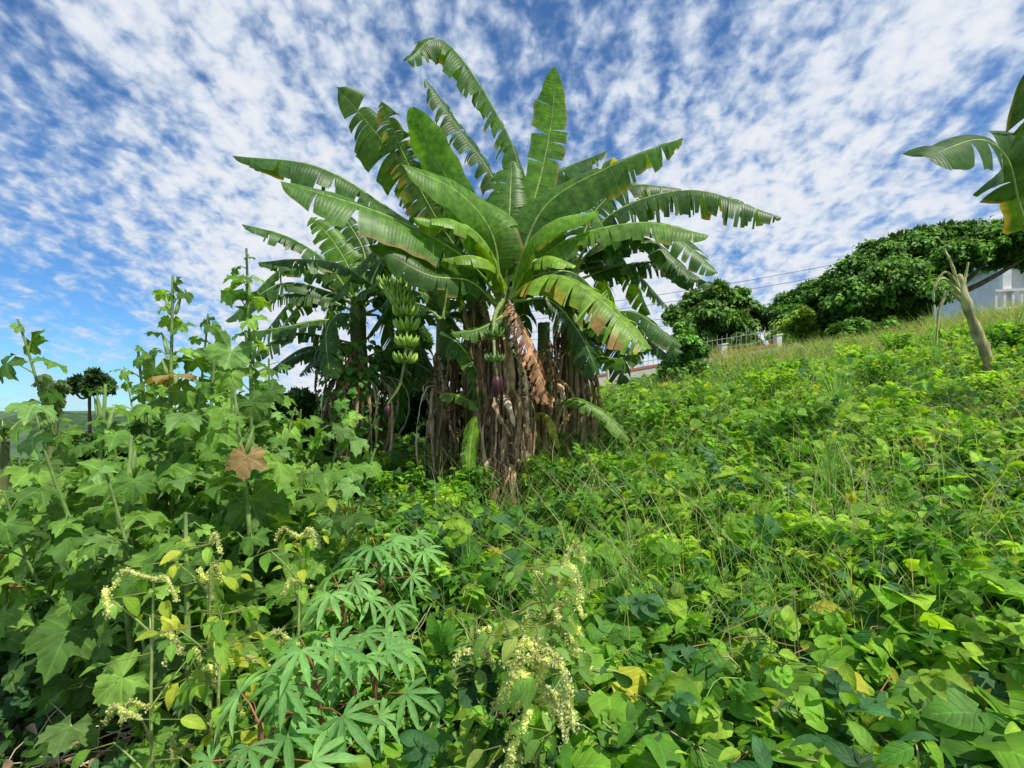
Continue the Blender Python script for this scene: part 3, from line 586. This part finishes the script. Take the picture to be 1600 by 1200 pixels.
OK=[(390,3.2,385,388,24,.22,'tallest okra plant, its tip of pods rising highest on the left',7,1),
 (285,3.1,270,430,20,.22,'second tallest okra plant, to the left of the tallest one',5,1),
 (215,2.5,165,600,16,.22,'okra plant leaning left with upright pods at mid height',3,1),
 (250,2.15,205,680,14,.2,'near okra plant with ribbed pods low on the left',4,1),
 (372,2.35,366,610,15,.2,'okra plant with a pod in front of the tallest one',3,1),
 (120,2.3,72,710,14,.2,'okra plant near the left edge with pale green leaves',0,1),
 (480,4.1,470,640,14,.22,'dark okra plant closest to the banana clump',0,1),
 (430,3.7,420,560,18,.24,'broad okra plant to the right of the tallest one',0,1),
 (160,3.6,165,640,16,.24,'okra plant behind the left leaning one',0,2),
 (330,4.2,325,490,18,.26,'rear okra plant between the two tallest ones',0,3),
 (20,3.0,15,760,12,.22,'okra plant cut by the left edge of the view',0,1),
 (530,3.0,530,780,12,.18,'low okra plant at the right end of the okra bed',0,1),
 (300,2.0,290,800,10,.18,'shortest okra plant at the front of the bed',0,1),
 (420,2.7,435,700,16,.22,'okra plant with large drooping leaves front of the broad one',0,2),
 (215,3.3,215,540,18,.24,'okra plant filling the bed left of the second tallest',0,2),
 (340,2.9,335,560,15,.22,'okra plant standing just behind and between the two front pods',0,2),
 (60,4.4,30,720,14,.24,'far left okra plant at the back of the bed',0,1)]
for a in OK: okra(*a)

# ------------------------------------------------------------------ cassava
def cassava(px,py,D,n,size,label,spread=.13):
    top=P(px,py,D); b=np.array([top[0]+.03,D+.05,float(ter(top[0],D))]); t=thing('cassava_plant',label,'cassava plant',b,'young cassava plants')
    s=Soup(); q,_=spline([b,(b+top)/2+np.array([.02,0,0]),top],12); tube(s,q,np.linspace(.012,.006,12),(.2,.1,.06),7); s.build('stem',M_rib,t)
    for k in range(n):
        a=k*GA+random.uniform(-.3,.3); r=spread*(.5+.8*k/n)*random.uniform(.8,1.2); p=q[-1-int(4*k/n)]; e=np.array([math.cos(a),math.sin(a),0])
        tip=p+e*r+np.array([0,0,.08*(1-k/n)+random.uniform(-.02,.03)]); s=Soup(); c=np.array(random.choice([(.16,.36,.10),(.21,.44,.12),(.26,.5,.15)]))
        put(s,T_cass,tip,e*.9+np.array([0,0,-.25]),np.array([random.gauss(0,.2),-.6+random.gauss(0,.15),1]),size*random.uniform(.75,1.15),c); o=s.build('leaf',M_leaf,t)
        s=Soup(); tube(s,[p,(p+tip)/2+np.array([0,0,.01]),tip],[.003,.0025,.002],(.3,.12,.06),5); s.build('leaf_stalk',M_rib,o)
for a in [(490,1045,1.5,10,.13,'nearest bright cassava plant with seven fingered leaves, low left of centre'),
 (580,1045,1.65,10,.125,'cassava plant just right of the nearest bright one'),(405,1130,1.35,8,.13,'cassava plant low at the bottom edge left'),
 (590,870,2.3,12,.12,'cassava plant with horizontal leaves below the banana clump left'),(635,860,2.5,11,.12,'cassava plant behind and right of the one with horizontal leaves'),
 (535,940,1.9,10,.115,'darker cassava plant in the middle of the cassava group')]:
    cassava(*a)
# ------------------------------------------------------------------ amaranth
def amaranth(px,py,D,n,label,lime=True,spk=5,sz=.06):
    top=P(px,py,D); b=np.array([top[0]+.05,D,float(ter(top[0],D))]); t=thing('amaranth_plant',label,'amaranth plant',b,'amaranth plants going to seed')
    q,_=spline([b,(b+top)/2+np.array([-.03,0,0]),top],20); s=Soup(); tube(s,q,np.linspace(.007,.003,20),(.3,.38,.12),6); 
    f=Soup(); tips=[q[-1]]
    for k in range(7):
        a=k*1.7; p0=q[4+2*k]; e=np.array([math.cos(a),math.sin(a),0]); w,_=spline([p0,p0+e*.05+np.array([0,0,.07]),p0+e*.10+np.array([0,0,.13])],8); tube(s,w,[.004,.002],(.3,.38,.12),5); tips.append(w[-1])
    s.build('stem',M_rib,t)
    for k in range(int(n*1.4)):
        p=q[random.randint(6,19)] if random.random()<.5 else random.choice(tips); a=random.uniform(0,6.28); l=random.uniform(.03,.11); e=np.array([math.cos(a),math.sin(a),0]); tip=p+e*l
        tube(f,[p,tip],[.002,.0015],(.25,.3,.08),4)
        c=np.array(random.choice([(.36,.5,.05),(.5,.54,.06),(.26,.44,.05),(.16,.36,.04),(.2,.4,.05)] if lime else [(.16,.32,.06),(.24,.4,.09),(.34,.44,.1)]))
        put(f,T_oval,tip,np.array([e[0],e[1],random.uniform(-1.3,.1)]),np.array([random.gauss(0,.3),-.5,1]),sz*random.uniform(.6,1.4),c)
    f.build('foliage',M_leaf,t)
    for k in range(spk):
        p=random.choice(tips+[q[12],q[16]]) if lime else q[random.randint(3,19)]; a=random.uniform(0,6.28); e=np.array([math.cos(a),math.sin(a)*.6,0]); l=random.uniform(.06,.14); upk=random.uniform(.1,.8) if lime else random.uniform(.0,1.4)
        w,_=spline([p,p+e*l*.35+np.array([0,-.02,l*.6*upk]),p+e*l*.65+np.array([0,-.03,l*upk]),p+e*l*.95+np.array([0,-.03,l*(upk-.5)])],30); s=Soup()
        tube(s,w,np.linspace(.005,.003,30),(.62,.64,.32),6,.0014); NN=260; ii=rng.integers(2,30,NN); pp=w[ii]+rng.normal(0,.0036 if lime else .005,(NN,3)); put(s,T_tiny,pp,rng.normal(0,1,(NN,3)),rng.normal(0,1,(NN,3)),rng.uniform(.004,.009,NN)*(1 if lime else 1.3),np.array([(.7,.72,.36) if lime else (.7,.72,.42)])*rng.uniform(.8,1.25,(NN,1)))
        s.build('seed_spike',M_leaf,t)
for a in [(330,850,1.7,50,'yellow leaved amaranth in front of the okra bed',True,7),(470,840,1.8,34,'amaranth with yellow leaves and pale tassels beside the cassava',True,9),
 (240,905,1.5,18,'amaranth with long cream tassels at the front left',True,10),(345,960,1.45,44,'lowest yellow green amaranth at front left',True,2),
 (865,880,1.65,56,'tall seeding amaranth right of centre in the vines',False,26),(840,980,1.38,40,'drying amaranth near the bottom centre',False,26),(745,965,1.8,20,'amaranth with one sideways tassel left of the drying one',False,6),(545,760,2.4,22,'pale amaranth at the edge of the okra bed',True,5)]:
    amaranth(*a)
# ------------------------------------------------------------------ leafy weeds on the slope
WL_=[(1150,690,4.5,.5),(1060,720,4.3,.45),(1190,620,7.5,.8),(1010,670,6.5,.6),(1230,590,10,.8),(1330,575,11,.8),(1090,650,8,.6),(1400,560,11,.9),(1480,545,11.5,.9),(1300,540,13.5,1.1),(960,720,4.8,.4),(1400,700,4.2,.35),(1550,650,5.5,.4),(1250,860,2.6,.3),(1050,830,2.8,.35),(900,820,3.4,.35),(1450,900,2.2,.25),(1240,700,5,.45),(1370,640,7,.6),(1150,780,3.4,.35),(860,720,5.0,.4),(690,790,4.5,.4),(620,730,5.2,.5),(1580,560,9,.8),(930,660,7.5,.6),(690,830,4.1,.3),(870,800,4.5,.35),(640,770,4.6,.35),(740,760,4.7,.35),(840,760,4.8,.35)]
for px,py,D,h in WL_:
    top=P(px,py,D); b=TP(px,D); 
    if top[2]-b[2]<.35: top[2]=b[2]+.35+h*.4
    if top[2]-b[2]>1.3: top[2]=b[2]+1.3
    t=thing('leafy_weed','bushy bright green weed standing out of the slope cover','weed',b,'leafy weeds on the slope'); H_=top[2]-b[2]; s=Soup(); f=Soup(); c0=np.array(random.choice([G['bright'],G['lime'],G['mid'],G['mid']]))
    for k in range(11):
        a=random.uniform(0,6.28); e=np.array([math.cos(a),math.sin(a),0]); hh=H_*random.uniform(.6,1.1); r=h*random.uniform(.1,.5)
        w,_=spline([b,b+e*r*.4+np.array([0,0,hh*.6]),b+e*r+np.array([0,0,hh])],14); tube(s,w,np.linspace(.005,.002,14)*(1+D*.08),(.2,.28,.08),4)
        n=80; ii=rng.integers(4,14,n); az=rng.uniform(0,6.28,n); d=dirs(az,rng.normal(.1,.4,n)); put(f,T_oval,w[ii]+d*rng.uniform(0,.05,(n,1)),d,np.c_[rng.normal(0,.4,(n,2)),np.ones(n)],rng.uniform(.04,.075,n)*(1+.04*D),c0*rng.uniform(.7,1.3,(n,1)))
    s.build('stem',M_rib,t); f.build('foliage',M_leaf,t)
def tuft(px,py,D,n,h,label):
    b=TP(px,D,.05); s=Soup()
    for k in range(n):
        a=random.uniform(0,6.28); e=np.array([math.cos(a),math.sin(a),0]); hh=h*random.uniform(.6,1.1); sp_=random.uniform(.05,.35)*hh
        w,_=spline([b+e*.02,b+e*sp_*.4+np.array([0,0,hh*.6]),b+e*sp_*1.3+np.array([0,0,hh])],7); sd=np.cross(e,[0,0,1])*.007; tp=np.linspace(1,.05,7)[:,None]
        V=np.concatenate([w-sd*tp,w+sd*tp]); s.add(V,[(i,i+1,i+8,i+7) for i in range(6)],np.array((.2,.4,.11))*random.uniform(.8,1.4))
    tag(s.build('grass_tuft',M_leaf,origin=b),label,'grass')
tuft(1310,620,5.5,70,.95,'tall tuft of narrow green grass on the right slope'); tuft(1295,740,3.6,30,.75,'thin upright grass tuft lower on the right slope'); tuft(735,870,2.6,16,.6,'small grass tuft below the banana clump'); tuft(1465,560,8,30,1.2,'slender weedy grass tuft standing left of the withered stem')

# ------------------------------------------------------------------ trees
def tree(name,label,D,blobs,trunk,N,lsz,cols,cat='tree',group=None,dj=1.0,tr_r=.3):
    b=P(*trunk[0]); b[2]=float(ter(b[0],b[1])) ; t=thing(name,label,cat,b,group)
    cen=[P(px,py,D+random.uniform(-dj,dj)) for px,py,r in blobs]; rad=[r/F*D for _,_,r in blobs]
    s=Soup(); tp=[b-np.array([0,0,.2])]+[P(*q) for q in trunk[1:]]; sp,_=spline(tp,12); tube(s,sp,np.linspace(tr_r,tr_r*.6,12),(.12,.095,.07),10,.01); s.build('trunk',M_bark,t)
    for c in cen[::2]:
        s=Soup(); w,_=spline([sp[-1],(sp[-1]+c)/2+np.array([0,0,-.2]),c],8); tube(s,w,np.linspace(tr_r*.5,.04,8),(.12,.095,.07),7); s.build('limb',M_bark,t)
    s=Soup()
    w=np.array(rad)**2; w/=w.sum()
    for c,r,k in zip(cen,rad,w):
        nc=max(6,int(40*min(1.5,r/1.0))); cv=nrm(rng.normal(0,1,(nc,3))); cv[:,2]=np.abs(cv[:,2])*1.05-.4; cc=c+cv*r*rng.uniform(.6,1.15,(nc,1)); cr_=r*rng.uniform(.12,.34,nc); n=int(N*k/nc)
        for q in range(nc):
            v=nrm(rng.normal(0,1,(n,3))); rr=1.2-.8*rng.random(n)**1.5; p=cc[q]+v*np.array([1.3,1.3,.75])*(cr_[q]*rr)[:,None]; d=nrm(v*.5+dirs(rng.uniform(0,6.28,n),rng.normal(-.5,.4,n)))
            col=np.array(cols)[rng.integers(0,len(cols),n)]*rng.uniform(.7,1.3,(n,1))*random.uniform(.7,1.45)
            put(s,T_tiny,p,d,v*.7+np.array([0,-.5,.9]),lsz*rng.uniform(.5,1.4,n),col)
        n=int(N*k*.3); v=nrm(rng.normal(0,1,(n,3))); p=c+v*(r*.75*rng.random(n)**.4)[:,None]; put(s,T_tiny,p,v,rng.normal(0,1,(n,3)),lsz*1.3,np.array([cols[0]])*.6*np.ones((n,1)))  # inner fill leaves, crown shade painted into their darker colour
    s.build('crown',M_tree,t); return t
mg=[(.08,.19,.03),(.11,.25,.035),(.16,.33,.045),(.085,.2,.035)]
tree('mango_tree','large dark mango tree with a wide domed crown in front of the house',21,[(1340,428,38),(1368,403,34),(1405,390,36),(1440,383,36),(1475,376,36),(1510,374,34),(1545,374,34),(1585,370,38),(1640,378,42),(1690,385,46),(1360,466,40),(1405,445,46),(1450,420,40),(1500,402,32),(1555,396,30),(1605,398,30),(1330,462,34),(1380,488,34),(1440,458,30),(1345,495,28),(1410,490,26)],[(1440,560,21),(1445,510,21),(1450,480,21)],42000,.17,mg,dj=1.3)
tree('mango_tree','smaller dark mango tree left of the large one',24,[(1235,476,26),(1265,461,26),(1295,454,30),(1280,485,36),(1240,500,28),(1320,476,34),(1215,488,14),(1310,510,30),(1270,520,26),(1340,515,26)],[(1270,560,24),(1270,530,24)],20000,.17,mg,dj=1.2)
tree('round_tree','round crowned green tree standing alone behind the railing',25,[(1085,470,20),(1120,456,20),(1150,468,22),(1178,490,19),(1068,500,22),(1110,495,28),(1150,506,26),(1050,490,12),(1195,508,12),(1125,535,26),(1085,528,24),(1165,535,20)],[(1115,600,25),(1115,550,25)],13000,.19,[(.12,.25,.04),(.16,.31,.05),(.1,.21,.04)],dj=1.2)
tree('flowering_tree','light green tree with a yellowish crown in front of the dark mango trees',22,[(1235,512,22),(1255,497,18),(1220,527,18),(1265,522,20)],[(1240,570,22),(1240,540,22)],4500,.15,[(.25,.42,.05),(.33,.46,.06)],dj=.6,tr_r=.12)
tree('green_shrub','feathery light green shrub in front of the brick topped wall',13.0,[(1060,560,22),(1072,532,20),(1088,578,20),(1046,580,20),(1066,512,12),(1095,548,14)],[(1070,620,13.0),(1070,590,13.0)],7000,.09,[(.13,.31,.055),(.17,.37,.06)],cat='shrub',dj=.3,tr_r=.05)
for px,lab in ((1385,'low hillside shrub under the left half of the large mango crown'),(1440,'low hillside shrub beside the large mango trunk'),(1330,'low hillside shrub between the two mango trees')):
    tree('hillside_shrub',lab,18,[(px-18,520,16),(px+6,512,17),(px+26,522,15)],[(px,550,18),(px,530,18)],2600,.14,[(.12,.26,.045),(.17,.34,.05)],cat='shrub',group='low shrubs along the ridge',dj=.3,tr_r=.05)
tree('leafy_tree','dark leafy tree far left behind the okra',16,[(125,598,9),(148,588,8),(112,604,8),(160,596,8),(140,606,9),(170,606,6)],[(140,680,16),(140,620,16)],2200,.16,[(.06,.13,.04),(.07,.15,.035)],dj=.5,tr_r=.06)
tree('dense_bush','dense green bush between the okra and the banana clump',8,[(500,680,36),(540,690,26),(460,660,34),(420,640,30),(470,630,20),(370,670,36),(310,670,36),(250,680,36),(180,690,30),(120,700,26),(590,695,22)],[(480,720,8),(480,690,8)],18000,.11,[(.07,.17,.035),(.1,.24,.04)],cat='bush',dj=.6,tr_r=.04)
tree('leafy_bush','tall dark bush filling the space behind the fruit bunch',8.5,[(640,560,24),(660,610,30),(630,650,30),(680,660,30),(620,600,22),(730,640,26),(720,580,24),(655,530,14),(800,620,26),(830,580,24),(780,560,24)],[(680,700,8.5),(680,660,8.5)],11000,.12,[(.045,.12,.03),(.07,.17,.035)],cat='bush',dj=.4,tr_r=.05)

# ------------------------------------------------------------------ boundary wall + railing
a=P(860,626,14.4); b=P(1215,563,15.2); dv=b-a; L=np.linalg.norm(dv[:2]); u=np.array([dv[0],dv[1]])/L; pn=np.array([-u[1],u[0]])
a[2]+=.18
def Mf(V):
    z=V[:,2]+a[2]+dv[2]*V[:,0]/L; return np.c_[a[0]+u[0]*V[:,0]+pn[0]*V[:,1],a[1]+u[1]*V[:,0]+pn[1]*V[:,1],z]
t=thing('boundary_wall','low pale boundary wall with red cap and dark metal railing below the round tree','wall',(a[0],a[1],a[2]-.6))
s=Soup(); box(s,0,L,-.06,.06,-1.1,.26,(.6,.56,.5),Mf); s.build('wall',M_wall,t,False)
s=Soup(); box(s,-.05,L+.05,-.08,.08,.263,.33,(.5,.17,.11),Mf); s.build('wall_cap',M_wall,t,False)
s=Soup()
for k in range(int(L/.15)): box(s,k*.15,k*.15+.013,-.007,.007,.333,.80+.07*(k%2),(.3,.29,.27),Mf)
box(s,0,L,-.012,-.008,.45,.47,(.3,.29,.27),Mf); box(s,0,L,-.012,-.008,.72,.74,(.3,.29,.27),Mf); s.build('railing',M_metal,t,False)
for k in range(5):
    x=L*k/4; s=Soup(); box(s,x-.08,x+.08,-.09,.09,-.7,.55,(.66,.65,.6),Mf); box(s,x-.1,x+.1,-.11,.11,.553,.59,(.7,.69,.65),Mf); s.build('pillar',M_wall,t,False)

# ------------------------------------------------------------------ house
hx,hy,hz=22.9,26.0,3.3; rot=-.28
def H(V):
    c,s_=math.cos(rot),math.sin(rot); return np.c_[hx+V[:,0]*c-V[:,1]*s_,hy+V[:,0]*s_+V[:,1]*c,hz+V[:,2]]
t=thing('two_storey_house','white two storey house with a balustraded balcony beneath the mango branches','house',(hx,hy,hz))
Wc=(.78,.8,.82)
def part(nm,boxes,col,parent=t,mat=M_wall):
    s=Soup()
    for q in boxes: box(s,*q,col,H)
    return s.build(nm,mat,parent,False)
part('wall',[(2.5,16,1.6,10,0,5.8)],Wc); part('lower_wall',[(2.5,16,1.3,1.597,0,2.6)],(.5,.33,.27))
part('balcony_slab',[(1.0,16.4,-.6,1.597,2.75,3.15)],(.85,.85,.85)); part('roof',[(1.8,16.8,-.3,10.8,5.803,6.0)],(.5,.51,.53))
bal=[(1.1,16.3,-.5,-.3,4.0,4.12),(1.1,16.3,-.5,-.3,3.153,3.25)]+[(1.1+k*.34,1.2+k*.34,-.46,-.34,3.253,3.997) for k in range(44)]
part('balustrade',bal,(.82,.76,.72))
for x in(1.5,6.1,10.7,15.3): part('column',[(x,x+.35,-.29,.05,3.153,5.8)],(.78,.79,.8)); part('lower_column',[(x,x+.35,-.29,.05,0,2.747)],(.7,.7,.7))
for x in(3.4,6.8,10.0):
    w=part('window',[(x,x+1.8,1.55,1.597,3.6,5.3)],(.6,.62,.64)); part('pane',[(x+.1,x+.85,1.52,1.547,3.7,5.2),(x+.95,x+1.7,1.52,1.547,3.7,5.2)],(.06,.09,.12),w,M_petal)
for x in(4,8): w=part('window',[(x,x+1.6,1.25,1.297,.9,2.2)],(.6,.6,.6)); part('pane',[(x+.1,x+1.5,1.22,1.247,1,2.1)],(.05,.07,.09),w,M_petal)

# ------------------------------------------------------------------ wires
WL=['upper thin black overhead wire crossing to the mango trees','second overhead wire just under the top one','third overhead wire in the band behind the banana clump','lowest overhead wire behind the banana clump']
for k,(q0,q1) in enumerate([((700,500,34),(1500,372,30)),((700,512,34),(1500,388,30)),((700,528,34),(1500,425,30)),((700,540,34),(1500,436,30))]):
    p0,p1=P(*q0),P(*q1); w=np.array([p0+(p1-p0)*x+np.array([0,0,-2.2*x*(1-x)]) for x in np.linspace(0,1,24)]); s=Soup(); tube(s,w,.014,(.03,.03,.03),5); tag(s.build('overhead_wire',M_metal,origin=p0),WL[k],'wire','overhead wires')

# ------------------------------------------------------------------ world
W=bpy.data.worlds.new('World'); scene.world=W; W.use_nodes=True; nt=W.node_tree; nt.nodes.clear(); N=nt.nodes; L=nt.links
sunv=nrm(np.array([.5,-.42,1.1])); el=math.asin(sunv[2]); azr=math.atan2(sunv[0],sunv[1])
sky=N.new('ShaderNodeTexSky'); sky.sky_type='NISHITA'; sky.sun_disc=False; sky.sun_elevation=el; sky.sun_rotation=azr; sky.ozone_density=3; sky.dust_density=.1; sky.air_density=.9
tc=N.new('ShaderNodeTexCoord'); sx=N.new('ShaderNodeSeparateXYZ'); L.new(tc.outputs['Generated'],sx.inputs[0])
zc=mth(nt,'ADD',mth(nt,'MAXIMUM',sx.outputs[2],0),.42)
cb=N.new('ShaderNodeCombineXYZ'); L.new(mth(nt,'DIVIDE',sx.outputs[0],zc),cb.inputs[0]); L.new(mth(nt,'DIVIDE',sx.outputs[1],zc),cb.inputs[1])
def cn(scale,det,rot,sc,dist=0,rough=.55,off=0):
    m=N.new('ShaderNodeMapping'); m.inputs['Rotation'].default_value=(0,0,rot); m.inputs['Scale'].default_value=sc; m.inputs['Location'].default_value=(off,off*.7,0); L.new(cb.outputs[0],m.inputs[0])
    n=N.new('ShaderNodeTexNoise'); n.inputs['Scale'].default_value=scale; n.inputs['Detail'].default_value=det; n.inputs['Roughness'].default_value=rough; n.inputs['Distortion'].default_value=dist; L.new(m.outputs[0],n.inputs['Vector']); return n.outputs['Fac']
n1=cn(2.2,5,.5,(1,.7,1),.3,.5,2.3); n2=cn(24,3,.3,(1,.7,1),.3,.45); n3=cn(55,3,.3,(1,.85,1),.3,.5)
v=mth(nt,'ADD',mth(nt,'ADD',mth(nt,'MULTIPLY',n1,.45),mth(nt,'MULTIPLY',n2,.38)),mth(nt,'MULTIPLY',n3,.19))
low=mth(nt,'MULTIPLY',mrange(nt,sx.outputs[2],.12,.27,1,0),mrange(nt,sx.outputs[0],-.6,-.35,1,0))
v=mth(nt,'SUBTRACT',v,mth(nt,'MULTIPLY',low,.17))
v=mth(nt,'ADD',v,mrange(nt,sx.outputs[2],.08,.4,.09,0))
cf=mrange(nt,v,.39,.60,.03,.97,True)
tint=vscale(nt,sky.outputs[0],(.46,.82,1.12))
bg1=N.new('ShaderNodeBackground'); L.new(tint,bg1.inputs[0]); bg1.inputs[1].default_value=.13
cr=N.new('ShaderNodeValToRGB'); e=cr.color_ramp.elements; e[0].position=.46; e[0].color=(.56,.70,.90,1); e[1].position=.64; e[1].color=(.90,.93,.98,1); L.new(v,cr.inputs[0])
bg2=N.new('ShaderNodeBackground'); L.new(cr.outputs[0],bg2.inputs[0]); bg2.inputs[1].default_value=.94
mx=N.new('ShaderNodeMixShader'); L.new(cf,mx.inputs[0]); L.new(bg1.outputs[0],mx.inputs[1]); L.new(bg2.outputs[0],mx.inputs[2])
wo=N.new('ShaderNodeOutputWorld'); L.new(mx.outputs[0],wo.inputs[0])
sl=bpy.data.lights.new('sun','SUN'); sl.energy=5; sl.angle=R(.53); sl.color=(1,.94,.82); so=bpy.data.objects.new('sun',sl); COL.objects.link(so)
so.rotation_euler=Vector(sunv).to_track_quat('Z','Y').to_euler()
cam=bpy.data.cameras.new('camera'); cam.lens=18; cam.sensor_width=36; cam.shift_y=.025; cam.clip_end=4000; cam.clip_start=.05
co=bpy.data.objects.new('camera',cam); co.location=(0,0,CZ); co.rotation_euler=(R(90),0,0); COL.objects.link(co); scene.camera=co
scene.view_settings.view_transform='Standard'; scene.view_settings.look='None'; scene.view_settings.exposure=0
for o in bpy.data.objects:
    if '_o' in o: del o['_o']
